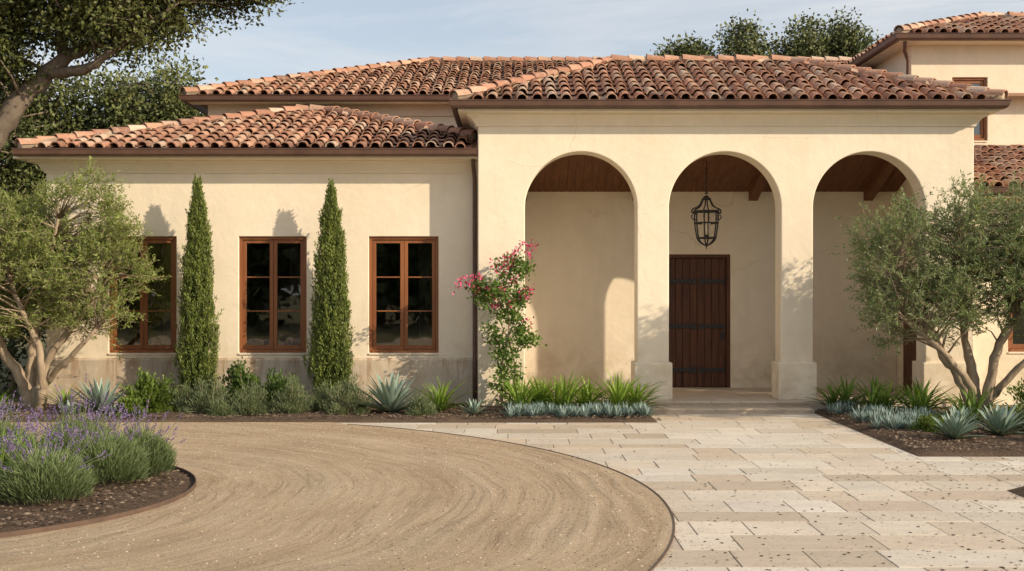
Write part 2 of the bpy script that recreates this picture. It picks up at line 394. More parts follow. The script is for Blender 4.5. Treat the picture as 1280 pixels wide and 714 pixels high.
dd=np.linalg.norm(g-C,axis=1); keep=(dd>RR-.9*rng.random(len(g))**2*3)|(rng.random(len(g))<.4); g=g[keep]
scatter_chips('gravel_stones',g,np.full(len(g),.026),.004,.017,[(.64,.50,.35),(.44,.33,.22),(.74,.62,.47),(.24,.175,.12)],STONE,.6)
a=R(60)-R(115)*rng.random(1100); ro=RR+.02+.28*rng.random(1100)**3
q=np.stack([C[0]+ro*np.cos(a),C[1]+ro*np.sin(a)],1)
scatter_chips('gravel_stones',q,np.full(len(q),.022),.004,.012,[(.55,.44,.30),(.38,.29,.2)],STONE,.6)
q=rect(3400,1.0,8.5,8.6,15.4); dq=np.linalg.norm(q-C,axis=1); q=q[(dq>RR+.05)]
q=q[rng.random(len(q))<np.clip(.12+(q[:,0]-1)/7+(12-q[:,1])*.06,.05,1)]
scatter_chips('fallen_leaves',q,np.full(len(q),.023),.009,.029,[(.10,.065,.04),(.06,.045,.03),(.18,.12,.07)],CHIP,.25)
q=rect(420,-2,5.2,15.4,20.7); q=q[np.linalg.norm(q-C,axis=1)>RR+.05]
scatter_chips('fallen_leaves',q,np.full(len(q),.023),.008,.024,[(.15,.10,.06),(.08,.06,.03)],CHIP,.25)

# ------------------------------------------------------------ villa
V=empty('mediterranean_villa')
XA=[1.23,3.80,6.37]; ra=1.0; sp_=3.63
out=[(-.61,.0)]
for cx in XA:
    out+=[(cx-ra,0.0)]
    out+=[(cx-ra*math.cos(a),sp_+ra*math.sin(a)) for a in np.linspace(0,math.pi,49)]
    out+=[(cx+ra,0.0)]
out+=[(8.24,0),(8.24,5.2),(-.61,5.2)]
prism_xz('portico_arcade',out,21.4,21.9,STUCCO,V,.022)
for i,(a,b) in enumerate(((2.23,2.80),(4.80,5.37),(7.37,8.24))):
    box('pillar_base_%d'%i,a-.055,b+.055,21.34,21.96,.2,.87,TRIM,V,.02)
box('portico_side_wall_a',-.61,-.12,21.9,26.6,0,5.2,STUCCO,V)
box('portico_side_wall_b',7.7,8.24,21.9,26.6,0,5.2,STUCCO,V)
wall_holes('portico_back_wall',-.12,7.7,0,5.2,24.0,24.3,[(3.06,4.37,.2,2.87)],STUCCO,V,.012)
Boxes().add(-.12,7.7,21.12,24.3,0,.197).add(2.38,5.25,20.8,21.12,0,.10).make('porch_floor',LIME,V,.012)
bx=Boxes()
for x in np.arange(-.1,7.7,.62):
    for yy in np.arange(21.14,23.9,.62): bx.add(x+.004,min(x+.616,7.69),yy+.004,yy+.616,.196,.203)
bx.make('porch_floor_tiles',LIME,V)
bx=Boxes(); x=2.40
for ww in (.62,.48,.70,.55,.47): bx.add(x+.003,x+ww-.003,20.78,21.10,.070,.108); x+=ww
x=2.40
for ww in (.45,.66,.52,.64,.55): bx.add(x+.003,x+ww-.003,21.09,21.135,.165,.206); x+=ww
bx.make('step_nosing',LIME,V,.006)
# sloped plank ceiling + beams
v=[];f=[]
def slope_z(y): return 4.12+(24.0-y)*.37
x=-.12
while x<7.7:
    x2=min(x+.15,7.7); b=len(v)
    v+=[(x+.004,21.9,slope_z(21.9)),(x2-.004,21.9,slope_z(21.9)),(x2-.004,24.0,slope_z(24.0)),(x+.004,24.0,slope_z(24.0))]
    f.append((b,b+1,b+2,b+3)); x=x2
b=len(v); v+=[(-.12,21.9,slope_z(21.9)+.02),(7.7,21.9,slope_z(21.9)+.02),(7.7,24.0,4.14),(-.12,24.0,4.14)]; f.append((b,b+1,b+2,b+3))
mesh('porch_ceiling',v,f,CEILW,V)
v=[];f=[]
for xc in (.2,2.5,4.82,7.12):
    b=len(v)
    for yy in (21.9,24.0):
        z=slope_z(yy); v+=[(xc-.09,yy,z-.18),(xc+.09,yy,z-.18),(xc+.09,yy,z-.005),(xc-.09,yy,z-.005)]
    f+=[(b,b+1,b+5,b+4),(b+1,b+2,b+6,b+5),(b+2,b+3,b+7,b+6),(b+3,b,b+4,b+7),(b,b+3,b+2,b+1),(b+4,b+5,b+6,b+7)]
mesh('porch_beams',v,f,CEILW,V)
# entry door
D=Boxes()
for a,b in ((3.06,3.13),(4.30,4.37)): D.add(a,b,24.03,24.2,.2,2.87)
D.add(3.13,4.30,24.03,24.2,2.80,2.87)
D.make('door_frame',DOORW,V,.006)
D=Boxes(); xx=3.135
for i in range(8):
    D.add(xx+.003,xx+.142,24.09+.004*(i%2),24.17,.215,2.795); xx+=.1455
D.make('door_planks',DOORW,V,.006)
D=Boxes()
for z in (2.33,1.43,.55):
    for a,b in ((3.15,3.62),(3.82,4.28)):
        D.add(a,b,24.065,24.088,z-.040,z+.040)
        for xk in np.linspace(a+.05,b-.05,5): D.add(xk-.018,xk+.018,24.05,24.066,z-.018,z+.018)
        e=b if a<3.5 else a-.07
        D.add(e,e+.07,24.065,24.087,z-.06,z+.06)
D.add(4.19,4.25,24.06,24.088,1.15,1.33); D.add(4.205,4.235,24.03,24.06,1.20,1.29)
D.make('door_ironwork',IRON,V,.004)
D=Boxes().add(7.66,7.695,22.5,23.5,.2,2.5); D.make('side_door',DOORW,V,.004)

# left wing
WY=21.95
wins=[(-7.38,-6.14),(-5.0,-3.76),(-2.62,-1.345)]; wz=(1.01,3.14)
wall_holes('west_wing_wall',-8.52,-.61,0,4.6,WY,WY+.25,[(a,b,*wz) for a,b in wins],STUCCO,V,.012)
box('west_wing_end_wall',-8.52,-8.27,WY+.25,28,0,4.6,STUCCO,V)
prof=[(WY-.065,0),(WY-.065,.88),(WY-.04,.91),(WY-.002,.92),(WY-.002,0)]
n=len(prof); v=[(-8.575,a,b) for a,b in prof]+[(-.612,a,b) for a,b in prof]
f=[(i,(i+1)%n,(i+1)%n+n,i+n) for i in range(n)]+[tuple(range(n))[::-1],tuple(range(n,2*n))]
mesh('west_wing_plinth',v,f,PLINTH,V)
def window(name,x0,x1,z0,z1,yw,leafs=2,rows=3):
    W=empty(name+'_tmp'); W.name=name; W.parent=V
    y0=yw+.05; fw=.055; B=Boxes()
    B.add(x0,x0+fw,y0,y0+.12,z0,z1).add(x1-fw,x1,y0,y0+.12,z0,z1).add(x0+fw,x1-fw,y0,y0+.12,z1-fw,z1).add(x0+fw,x1-fw,y0-.02,y0+.12,z0,z0+fw)
    B.make('frame',WOOD,W,.006)
    ix0,ix1,iz0,iz1=x0+fw,x1-fw,z0+fw,z1-fw; lw=(ix1-ix0)/leafs; B=Boxes(); ys=y0+.03; gl=Boxes()
    for k in range(leafs):
        a=ix0+k*lw+.003; b=a+lw-.006; s=.066
        B.add(a,a+s,ys,ys+.055,iz0+.003,iz1-.003).add(b-s,b,ys,ys+.055,iz0+.003,iz1-.003)
        B.add(a+s,b-s,ys,ys+.055,iz1-s,iz1-.003).add(a+s,b-s,ys,ys+.055,iz0+.003,iz0+s+.02)
        zz0,zz1=iz0+s+.02,iz1-s
        for j in range(1,rows):
            z=zz0+(zz1-zz0)*j/rows; B.add(a+s,b-s,ys+.008,ys+.045,z-.012,z+.012)
        gl.add(a+s,b-s,ys+.024,ys+.028,zz0,zz1)
    B.make('casements',WOOD,W,.005)
    g=[];gf=[]
    for i in range(0,len(gl.v),8):
        b=len(g); g+=[gl.v[i],gl.v[i+3],gl.v[i+7],gl.v[i+4]]; gf.append((b,b+1,b+2,b+3))
    mesh('glass',g,gf,GLASS,W)
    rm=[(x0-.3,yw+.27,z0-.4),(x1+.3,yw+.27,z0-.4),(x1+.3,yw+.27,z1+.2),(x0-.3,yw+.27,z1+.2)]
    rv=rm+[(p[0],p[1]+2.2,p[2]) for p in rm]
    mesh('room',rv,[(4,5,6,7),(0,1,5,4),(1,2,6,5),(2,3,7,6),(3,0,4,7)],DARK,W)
    cv=[];cf=[]; m_=18
    for (a,b) in ((x0-.1,x0+.10),(x1-.40,x1-.02)):
        s0=len(cv)
        for i in range(m_+1):
            xx=a+(b-a)*i/m_; yy=yw+.5+.03*math.sin(i*1.35)
            cv+=[(xx,yy,z0-.1),(xx,yy,z1)]
        for i in range(m_): q=s0+2*i; cf.append((q,q+2,q+3,q+1))
    mesh('curtains',cv,cf,CURT,W,smooth=True)
    Boxes().add(x0-.0,x1+.0,yw-.025,yw+.05,z0-.035,z0-.002).make('sill',TRIM,W,.006)
    return W
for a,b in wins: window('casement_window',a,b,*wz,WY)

# main block, tower, east wing
wall_holes('main_block_wall',-6.7,8.8,0,6.3,26.6,26.9,[],STUCCO,V)
box('main_block_end_wall',-6.7,-6.4,26.9,35,0,6.3,STUCCO,V)
box('main_block_frieze',-6.73,8.8,26.55,26.598,6.0,6.25,TRIM,V,.01)
wall_holes('tower_wall',8.81,16,0,7.6,26.5,26.8,[(9.72,10.50,5.45,6.85)],STUCCO,V,.01)
box('tower_side_wall',8.81,9.1,26.8,34,0,7.6,STUCCO,V)
window('casement_window',9.72,10.50,5.45,6.85,26.5,1,3)
wall_holes('east_wing_wall',8.24,16,0,4.0,22.5,22.8,[(9.3,10.4,1,3)],STUCCO,V,.01)
window('casement_window',9.3,10.4,1,3,22.5)

# ---- roofs
tcols=np.array([(.45,.235,.155),(.51,.29,.195),(.38,.195,.13),(.54,.345,.245),(.60,.44,.33),(.28,.15,.105),(.48,.26,.17),(.56,.385,.28)])
twt=np.array([.2,.18,.14,.13,.11,.06,.1,.08])
def in_poly(p,poly):
    x,y=p; c=False; n=len(poly)
    for i in range(n):
        x1,y1=poly[i]; x2,y2=poly[(i+1)%n]
        if (y1>y)!=(y2>y) and x<(x2-x1)*(y-y1)/(y2-y1)+x1: c=not c
    return c
def tile_slope(name,pts,xclip=None):
    P=[Vector(p) for p in pts]; U=(P[1]-P[0]).normalized(); nrm=(P[1]-P[0]).cross(P[-1]-P[0]).normalized()
    if nrm.z<0: nrm=-nrm
    Vv=nrm.cross(U).normalized()
    if Vv.dot(P[-1]-P[0])<0: Vv=-Vv
    poly=[((p-P[0]).dot(U),(p-P[0]).dot(Vv)) for p in P]
    us=[p[0] for p in poly]; vs=[p[1] for p in poly]
    vv=[];ff=[];cc=[]; pitch=.265; course=.38; seg=6
    nu=int((max(us)-min(us))/pitch)+1; pitch=(max(us)-min(us))/max(nu,1)
    for i in range(nu):
        u=min(us)+(i+.5)*pitch; joff=rng.normal(0,.011)
        for j in range(int(max(vs)/course)+1):
            v0=j*course-.05+rng.normal(0,.020); L=.46
            if not in_poly((u,max(v0+.2,.02)),poly): continue
            wpt=P[0]+U*u+Vv*(v0+.2)
            if xclip and not (xclip[0]<wpt.x<xclip[1]): continue
            uo=u+joff+rng.normal(0,.010); tw=rng.normal(0,.014); lift=.056+rng.normal(0,.007)
            c=tcols[rng.choice(len(tcols),p=twt)]*(.82+.36*rng.random()); b=len(vv)
            for (dv,r,zz) in ((0,.099,lift),(L,.078,.018)):
                for rad in (r,r-.018):
                    for k in range(seg+1):
                        a=math.pi*k/seg
                        q=P[0]+U*(uo+tw*(dv/L)-math.cos(a)*rad)+Vv*(v0+dv)+nrm*(zz+math.sin(a)*rad*.95)
                        vv.append(q)
                        cc.append(c if dv==0 else c*.9)
            m=seg+1
            for k in range(seg):
                ff.append((b+k,b+k+1,b+2*m+k+1,b+2*m+k))
                ff.append((b+m+k+1,b+m+k,b+3*m+k,b+3*m+k+1))
                ff.append((b+k+1,b+k,b+m+k,b+m+k+1))
            b=len(vv); c2=c*rng.uniform(.75,1.05); up=uo+pitch*.5
            for (dv,r,zz) in ((.03,.080,lift-.0),(L,.095,.02)):
                for k in range(5):
                    a=math.pi*k/4
                    vv.append(P[0]+U*(up-math.cos(a)*r)+Vv*(v0+dv)+nrm*(zz+.022-math.sin(a)*.045)); cc.append(c2)
            for k in range(4): ff.append((b+k,b+k+1,b+5+k+1,b+5+k))
    mesh(name+'_tiles',vv,ff,TILE,V,col=np.array(cc))
    mesh(name+'_deck',[p+nrm*.004 for p in P],[tuple(range(len(P)))],PAN,V)
def ridge(name,a,b,clipx=None):
    a=Vector(a);b=Vector(b); d=(b-a); L=d.length; d.normalize(); s=d.cross(Vector((0,0,1))).normalized(); up=s.cross(d)
    vv=[];ff=[];cc=[]; n=int(L/.36)+1; st=L/n; seg=7
    for i in range(n):
        p0=a+d*(i*st-.04); c=tcols[rng.choice(len(tcols),p=twt)]*(.85+.35*rng.random()); b0=len(vv)
        jj=rng.normal(0,.012)
        for (dv,r,z) in ((0,.122,.085),(st+.06,.105,.055)):
            for rad in (r,r-.018):
                for k in range(seg+1):
                    t=math.pi*k/seg; vv.append(p0+d*dv+s*(jj-math.cos(t)*rad)+up*(z+math.sin(t)*rad)); cc.append(c)
        m=seg+1
        for k in range(seg):
            ff+= [(b0+k,b0+k+1,b0+2*m+k+1,b0+2*m+k),(b0+k+1,b0+k,b0+m+k,b0+m+k+1)]
    mesh(name+'_ridge_tiles',vv,ff,TILE,V,col=np.array(cc))
    T=Tubes(6); T.add([a+up*.055,b+up*.055],[.105,.105]); T.make(name+'_ridge_mortar',MORTAR,V)
def moulding(name,path,prof,mat=None):
    P=[Vector((x,y)) for x,y in path]; v=[];f=[];n=len(prof)
    for i,p in enumerate(P):
        dirs=[]
        if i>0: d=(p-P[i-1]).normalized(); dirs.append(Vector((d.y,-d.x)))
        if i<len(P)-1: d=(P[i+1]-p).normalized(); dirs.append(Vector((d.y,-d.x)))
        m=sum(dirs,Vector((0,0)))/len(dirs); m=m/(m.length**2)
        for o,z in prof: v.append((p.x+m.x*o,p.y+m.y*o,z))
    for i in range(len(P)-1):
        for k in range(n):
            q=(k+1)%n; f.append((i*n+k,(i+1)*n+k,(i+1)*n+q,i*n+q))
    f.append(tuple(range(n))); f.append(tuple(range((len(P)-1)*n,len(P)*n))[::-1])
    mesh(name,v,f,mat or TRIM,V)
def gutter(name,path,zt):
    moulding(name,path,[(o,zt+z) for o,z in [(0,-.125),(.07,-.125),(.10,-.09),(.115,-.01),(.128,.0),(.118,.012),(.10,0),(0,-.01)]],GUT)

# portico roof
ez=5.47; rz=6.66; L0,L1=-.98,8.57; Y0,YR,YB=21.0,24.0,26.6
tile_slope('portico_front',[(L0,Y0,ez),(L1,Y0,ez),(5.57,YR,rz),(2.02,YR,rz)])
tile_slope('portico_left',[(L0,YB,ez),(L0,Y0,ez),(2.02,YR,rz)])
tile_slope('portico_right',[(L1,Y0,ez),(L1,YB,ez),(5.57,YR,rz)])
ridge('portico_hip_a',(L0,Y0,ez),(2.02,YR,rz)); ridge('portico_hip_b',(L1,Y0,ez),(5.57,YR,rz)); ridge('portico_top',(2.02,YR,rz),(5.57,YR,rz))
mesh('portico_back_deck',[(L0,YB,ez+.35),(L1,YB,ez+.35),(5.57,YR,rz),(2.02,YR,rz)],[(0,1,2,3)],PAN,V)
gutter('portico_gutter',[(L0,YB),(L0,Y0),(L1,Y0),(L1,YB)],ez)
moulding('portico_cornice',[(-.61,YB),(-.61,21.4),(8.24,21.4),(8.24,YB)],[(-.02,5.08),(.03,5.08),(.035,5.11),(.05,5.13),(.10,5.20),(.17,5.245),(.19,5.25),(.19,5.29),(.34,5.30),(.34,5.345),(-.02,5.345)])
# west wing
ez=4.68; rz=5.93; L0,L1=-8.8,.24; Y0=21.5; YR=25.72
tile_slope('west_front',[(L0,Y0,ez),(L1,Y0,ez),(-3.98,YR,rz),(-4.58,YR,rz)],(-20,-.72))
tile_slope('west_left',[(L0,29.94,ez),(L0,Y0,ez),(-4.58,YR,rz)])
mesh('west_right_deck',[(-.62,22.36,ez+.255),(-.62,26.6,ez+.255),(-3.98,YR,rz)],[(0,1,2)],PAN,V)
tile_slope('west_right',[(-.62,22.36,ez+.255),(-.62,26.5,ez+.255),(-3.98,YR,rz)],(-20,-.68))
ridge('west_hip_a',(L0,Y0,ez),(-4.58,YR,rz)); ridge('west_top',(-4.58,YR,rz),(-3.98,YR,rz)); ridge('west_hip_b',(-.72,22.46,ez+.285),(-3.98,YR,rz))
gutter('west_gutter',[(L0,30),(L0,Y0),(-.62,Y0)],ez)
moulding('west_cornice',[(-8.52,28),(-8.52,WY),(-.612,WY)],[(-.02,4.30),(.03,4.30),(.035,4.33),(.06,4.36),(.11,4.44),(.13,4.47),(.24,4.48),(.24,4.515),(.43,4.52),(.43,4.56),(-.02,4.56)])
# main roof
ez=6.37; rz=8.0; L0,L1=-7.1,13; Y0=26.1; YR=31.1
tile_slope('main_front',[(L0,Y0,ez),(L1,Y0,ez),(8.9,YR,rz),(-2.1,YR,rz)],(-20,8.78))
tile_slope('main_left',[(L0,36.1,ez),(L0,Y0,ez),(-2.1,YR,rz)])
ridge('main_hip',(L0,Y0,ez),(-2.1,YR,rz)); ridge('main_top',(-2.1,YR,rz),(8.85,YR,rz))
gutter('main_gutter',[(L0,36),(L0,Y0),(8.3,Y0)],ez)
box('main_soffit',L0+.02,8.4,Y0+.02,26.55,6.25,6.28,TRIM,V)
# tower roof
ez=7.70; rz=8.66; L0,L1=8.41,20; Y0=26.05; YR=28.95
tile_slope('tower_front',[(L0,Y0,ez),(L1,Y0,ez),(17.1,YR,rz),(11.31,YR,rz)])
tile_slope('tower_left',[(L0,31.85,ez),(L0,Y0,ez),(11.31,YR,rz)])
ridge('tower_hip',(L0,Y0,ez),(11.31,YR,rz)); ridge('tower_top',(11.31,YR,rz),(17.1,YR,rz))
gutter('tower_gutter',[(L0,31.8),(L0,Y0),(L1,Y0)],ez)
box('tower_soffit',L0+.02,16,Y0+.02,31.8,7.56,7.59,TRIM,V)
# east wing roof
ez=4.04; rz=5.27; Y0=22.05; YR=26.49
tile_slope('east_front',[(8.25,Y0,ez),(18,Y0,ez),(18,YR,rz),(8.25,YR,rz)],(8.3,20))
gutter('east_gutter',[(8.26,Y0),(18,Y0)],ez)
box('east_soffit',8.26,18,Y0+.01,22.5,3.88,3.9,TRIM,V)
# downspouts
T=Tubes(8)
T.add([(-.70,21.55,4.58),(-.70,21.68,4.42),(-.68,21.86,4.2),(-.68,21.88,3.9),(-.68,21.88,1.0),(-.68,21.83,.85),(-.68,21.83,.1)],[.04]*7)
T.add([(8.55,26.1,7.55),(8.6,26.3,7.4),(8.72,26.42,7.2),(8.72,26.42,6.6),(8.72,26.42,5.4)],[.04]*5)
T.make('downspouts',GUT,V)

# ------------------------------------------------------------ lantern
LN=empty('hanging_lantern'); LN.location=(3.66,22.6,0)
T=Tubes(6)
T.add([(0,0,4.6),(0,0,3.98)],[.007,.007])
for i in range(13):
    z=4.5-i*.045
    pts=[(.014*math.cos(a)*(i%2),.014*math.cos(a)*(1-i%2),z+.026*math.sin(a)) for a in np.linspace(0,6.283,9)]
    T.add(pts,[.004]*9)
def ringp(r,z,n=20): return [(r*math.cos(a),r*math.sin(a),z) for a in np.linspace(0,2*math.pi,n)]
T.add(ringp(.03,3.98),[.008]*20)
for k in range(6):
    a=k*math.pi/3+.2; c,s=math.cos(a),math.sin(a)
    sp=spline([(r*c,r*s,z,.013) for r,z in [(.015,3.93),(.05,3.90),(.10,3.82),(.14,3.75),(.20,3.71),(.27,3.68),(.29,3.63),(.265,3.60),(.245,3.63)]],5); T.add(sp[:,:3],sp[:,3])
    sp=spline([(r*c,r*s,z,.014) for r,z in ((.225,3.66),(.235,3.5),(.215,3.3),(.175,3.12),(.10,3.04),(.02,3.0))],5); T.add(sp[:,:3],sp[:,3])
    sp=spline([(r*c,r*s,z,.010) for r,z in ((.225,3.48),(.275,3.50),(.295,3.55),(.27,3.57)) ],5); T.add(sp[:,:3],sp[:,3])
for r,z in ((.235,3.64),(.225,3.42),(.18,3.14),(.08,3.87)): T.add(ringp(r,z),[.015]*20)
T.add([(0,0,3.0),(0,0,2.93)],[.02,.006]); T.add([(0,0,3.12),(0,0,3.2)],[.10,.02])
T.make('iron_cage',IRON,LN)
T=Tubes(8)
for k in range(3):
    a=k*2.09+.4; T.add([(.07*math.cos(a),.07*math.sin(a),3.2),(.07*math.cos(a),.07*math.sin(a),3.42)],[.02,.02])
T.make('candles',CANDLE,LN)

# ------------------------------------------------------------ vegetation
def ellips(n,E,inner=.35):
    w_=np.array([e[3]*e[4]*e[5] for e in E])**.8; w_/=w_.sum(); k=rng.choice(len(E),size=n,p=w_); E=np.array(E)
    d=rdir(n)*(inner+(1-inner)*rng.random((n,1))**.6)
    return E[k,:3]+d*E[k,3:6]
def tree(name,trunks,E,nclump,per,cr,LL,LW,ca,cb,bark=BARK,zbias=.25,twig=.012,leafm=LEAF,updir=.2,inner=.35,sprays=0):
    o=empty(name); T=Tubes(8); sk_=[]
    for tr in trunks:
        s=spline(tr,6); s[1:-1,:3]+=rng.normal(0,.12,(len(s)-2,3))*s[1:-1,3:4]*1.6
        T.add(s[:,:3],s[:,3]*(1+rng.normal(0,.06,len(s)))); sk_.append(s)
    S=np.concatenate(sk_); c=ellips(nclump,E,inner)
    T2=Tubes(4)
    cost_pts=S[len(S)//8:] if len(trunks)==1 else S
    D_=[]
    for p in c:
        d=np.linalg.norm(cost_pts[:,:3]-p,axis=1)+1.5*np.clip(cost_pts[:,2]-p[2]+.15,0,None)+rng.random(len(cost_pts))*.3
        q=cost_pts[np.argmin(d)]; L=np.linalg.norm(q[:3]-p); D_.append((p-q[:3])/max(L,.01))
        mid=(q[:3]+p)/2+np.array([0,0,.12*L])+rng.normal(0,.07,3)*L
        r0=min(q[3]*.6,twig*(1+L)); T2.add([q[:3],mid,p],[r0,r0*.6,.003])
    T.make('trunk',bark,o)
    n=nclump*per; ci=np.repeat(np.arange(nclump),per)
    if sprays:   # leafy shoots: leaves strung along outward-pointing twigs
        D_=np.array(D_); ns=sprays; sd=unit(np.repeat(D_,ns,0)*.7+rdir(nclump*ns)*.8+np.array([0,0,.25]))
        sl_=(.22+.26*rng.random(nclump*ns)); so_=np.repeat(c,ns,0)+rng.normal(0,.05,(nclump*ns,3))
        si=(np.arange(n)%per)*ns//per+ci*ns; u=rng.random(n)
        pos=so_[si]+sd[si]*(u*sl_[si])[:,None]+rng.normal(0,.012,(n,3)); pos[:,2]-=.10*u*u*sl_[si]
        dirs=sd[si]*.7+rdir(n)*.8
        for i in range(nclump*ns): T2.add([so_[i],so_[i]+sd[i]*sl_[i]*.95-np.array([0,0,.09*sl_[i]])],[.004,.0015])
        t=np.clip(rng.random(n)*.5+rng.random(nclump*ns)[si]*.25+rng.random(nclump)[ci]*.25+.15*u,0,1)
    else:
        off=rng.normal(size=(n,3))*cr*np.array([1,1,.75])
        pos=c[ci]+off; dirs=unit(off)*.6+rdir(n)*.9+np.array([0,0,updir])
        t=np.clip(rng.random(n)*.55+rng.random(nclump)[ci]*.45+zbias*off[:,2]/cr*.5,0,1)
    T2.make('branches',bark,o)
    leafobj('foliage',[leafset(pos,dirs,LL*(.7+.6*rng.random(n)),LW*(.7+.6*rng.random(n)),mixcol(ca,cb,t))],leafm,o)
    return o
OA,OB=(.095,.135,.03),(.30,.36,.105)
yb=20.9
tree('olive_tree',[
 [(-8.3,yb,0,.16),(-8.5,yb,.5,.10),(-8.85,yb,1.1,.08),(-9.2,yb,1.9,.05),(-9.5,yb,2.8,.03)],
 [(-8.28,yb,0,.15),(-8.2,yb-.05,.5,.09),(-7.95,yb-.1,1.1,.07),(-7.5,yb-.1,1.7,.05),(-7.0,yb,2.4,.03)],
 [(-8.33,yb+.05,0,.13),(-8.42,yb+.1,.7,.09),(-8.35,yb+.1,1.5,.07),(-8.1,yb,2.4,.045),(-7.9,yb,3.4,.02)],
 [(-8.25,yb-.05,0,.12),(-8.05,yb-.3,.5,.075),(-8.1,yb-.4,1.2,.06),(-8.5,yb-.4,2.1,.04),(-8.8,yb-.3,3.1,.02)],
 [(-8.1,yb,.55,.06),(-7.6,yb-.3,1.0,.045),(-7.1,yb-.4,1.5,.03)]],
 [(-8.7,yb,3.1,1.0,1.0,.8),(-7.55,yb,3.3,.75,.8,.95),(-7.15,yb-.1,2.4,.85,.8,.8),(-9.6,yb,2.7,1.1,1.1,1.1),(-8.5,yb-.2,2.2,1.2,1.0,.8),(-6.85,yb,2.9,.5,.5,.45),(-9.2,yb-.2,1.7,.8,.8,.5),(-7.3,yb-.2,1.7,.6,.5,.35)],
 560,118,.13,.072,.019,OA,OB,sprays=6)
yb=19.4
tree('olive_tree',[
 [(7.45,yb,0,.13),(7.35,yb,.5,.09),(7.0,yb,1.1,.07),(6.6,yb,1.8,.05),(6.1,yb,2.6,.025)],
 [(7.55,yb,0,.13),(7.7,yb-.05,.6,.09),(7.85,yb-.1,1.3,.07),(8.3,yb-.1,2.0,.05),(8.8,yb,2.9,.03)],
 [(7.5,yb+.05,0,.11),(7.5,yb+.1,.7,.08),(7.35,yb+.1,1.5,.06),(7.3,yb,2.4,.04),(7.2,yb,3.4,.02)],
 [(7.5,yb-.05,0,.1),(7.25,yb-.3,.7,.06),(6.7,yb-.4,1.3,.05),(6.2,yb-.4,1.7,.03)],
 [(7.6,yb,.3,.07),(8.1,yb-.2,.9,.055),(8.6,yb-.3,1.5,.03)]],
 [(6.5,yb,2.6,.95,.9,.95),(7.6,yb,3.0,1.0,1.0,.85),(8.8,yb,2.9,1.1,1.1,1.0),(6.5,yb-.3,1.75,.95,.8,.5),(8.6,yb-.2,2.0,.9,.9,.7),(7.5,yb-.2,2.2,.9,.8,.7),(5.8,yb,3.0,.32,.4,.35)],
 590,118,.13,.072,.019,(.085,.125,.05),(.27,.335,.16),sprays=6)

def cypress(name,x,y,h,r):
    o=empty(name); o.location=(x,y,0)
    def rad(z):
        t=np.clip(z/h,0,1); return r*np.clip(np.minimum(1,.6+t*2.6)*(1-np.clip((t-.22)/.78,0,1)**1.55),.03,1)
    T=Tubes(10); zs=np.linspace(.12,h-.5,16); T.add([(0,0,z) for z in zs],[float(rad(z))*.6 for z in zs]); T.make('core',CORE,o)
    npl=1250; per=34; z=.06+(h-.24)*rng.random(npl)**.92; a=rng.random(npl)*6.283
    rr=rad(z)*(.58+.38*rng.random(npl)**.5+.07*np.sin(a*2+z*2.3)+.05*np.sin(a*3-z*4)+rng.normal(0,.07,npl))
    base=np.stack([rr*np.cos(a),rr*np.sin(a),z],1)
    pd=unit(np.stack([np.cos(a)*.16,np.sin(a)*.16,np.ones(npl)],1)+rng.normal(0,.10,(npl,3)))
    pd[:,:2]*=np.where(z>h*.85,.3,1)[:,None]
    k=np.repeat(np.arange(npl),per); n=len(k); u=rng.random(n); PL=(.18+.18*rng.random(npl))
    pos=base[k]+pd[k]*(u*PL[k])[:,None]+rng.normal(0,1,(n,3))*(.028*(1-.75*u))[:,None]
    d=pd[k]*1.1+rdir(n)*.55
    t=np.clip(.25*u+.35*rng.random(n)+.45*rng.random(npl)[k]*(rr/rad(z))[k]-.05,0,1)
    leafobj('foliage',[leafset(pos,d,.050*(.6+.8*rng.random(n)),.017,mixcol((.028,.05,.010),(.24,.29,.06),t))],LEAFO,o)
    T=Tubes(6); T.add([(0,0,0),(0,0,.4)],[.05,.04]); T.make('trunk',BARK,o)
cypress('cypress_tree',-5.60,21.38,4.06,.31); cypress('cypress_tree',-3.22,21.38,3.98,.335)

# oaks
KA,KB=(.032,.044,.012),(.15,.165,.046)
tree('oak_tree',[
 [(-13.2,26,0,.50),(-12.9,26,2.5,.42),(-12.0,26,4.6,.34),(-11.0,26,5.7,.24),(-10.1,26,6.8,.18),(-9.0,26,7.6,.12),(-7.7,26,8.6,.07)],
 [(-12.0,26,4.6,.25),(-12.0,26,6.4,.2),(-11.2,26,8.0,.14),(-10.4,26,9.2,.08)],
 [(-10.1,26,6.8,.14),(-9.0,25.6,6.9,.1),(-8.1,25.4,7.5,.06),(-7.0,25.2,8.2,.03)],
 [(-12.9,26,2.5,.3),(-14.5,26,5,.2),(-15.5,26,7.5,.1)]],
 [(-7.4,26,9.0,2.3,2,1.2),(-9.4,26,8.7,2.2,2,1.3),(-11.4,26,8.3,1.8,2,1.3),(-8.3,25.6,7.8,1.3,1.2,.8),(-11.3,25.6,6.9,1.1,1.2,.8),(-14.5,26,7.8,3,2.5,2.5),(-6.0,26,8.8,1.0,1,.5)],
 1000,100,.23,.11,.062,KA,KB,OAKB,twig=.02,inner=.2,leafm=LEAFO)
tree('oak_tree',[[(-12,37,0,.4),(-11.8,37,3,.35),(-11.2,37,5.5,.2),(-10.6,37,8,.1)],[(-11.8,37,3,.3),(-13.5,37,5.5,.2),(-14.5,37,7,.1)]],
 [(-10.9,37,7.4,2.2,2,1.9),(-13,37,6.4,2.4,2,2.6),(-15.5,36,6,3,2,3.4),(-9.8,37,6.5,1.5,1.5,1.4),(-11,37,5,3,2,2)],
 900,80,.30,.14,.085,(.04,.055,.018),(.16,.18,.055),OAKB,twig=.02,inner=.2,leafm=LEAFO)
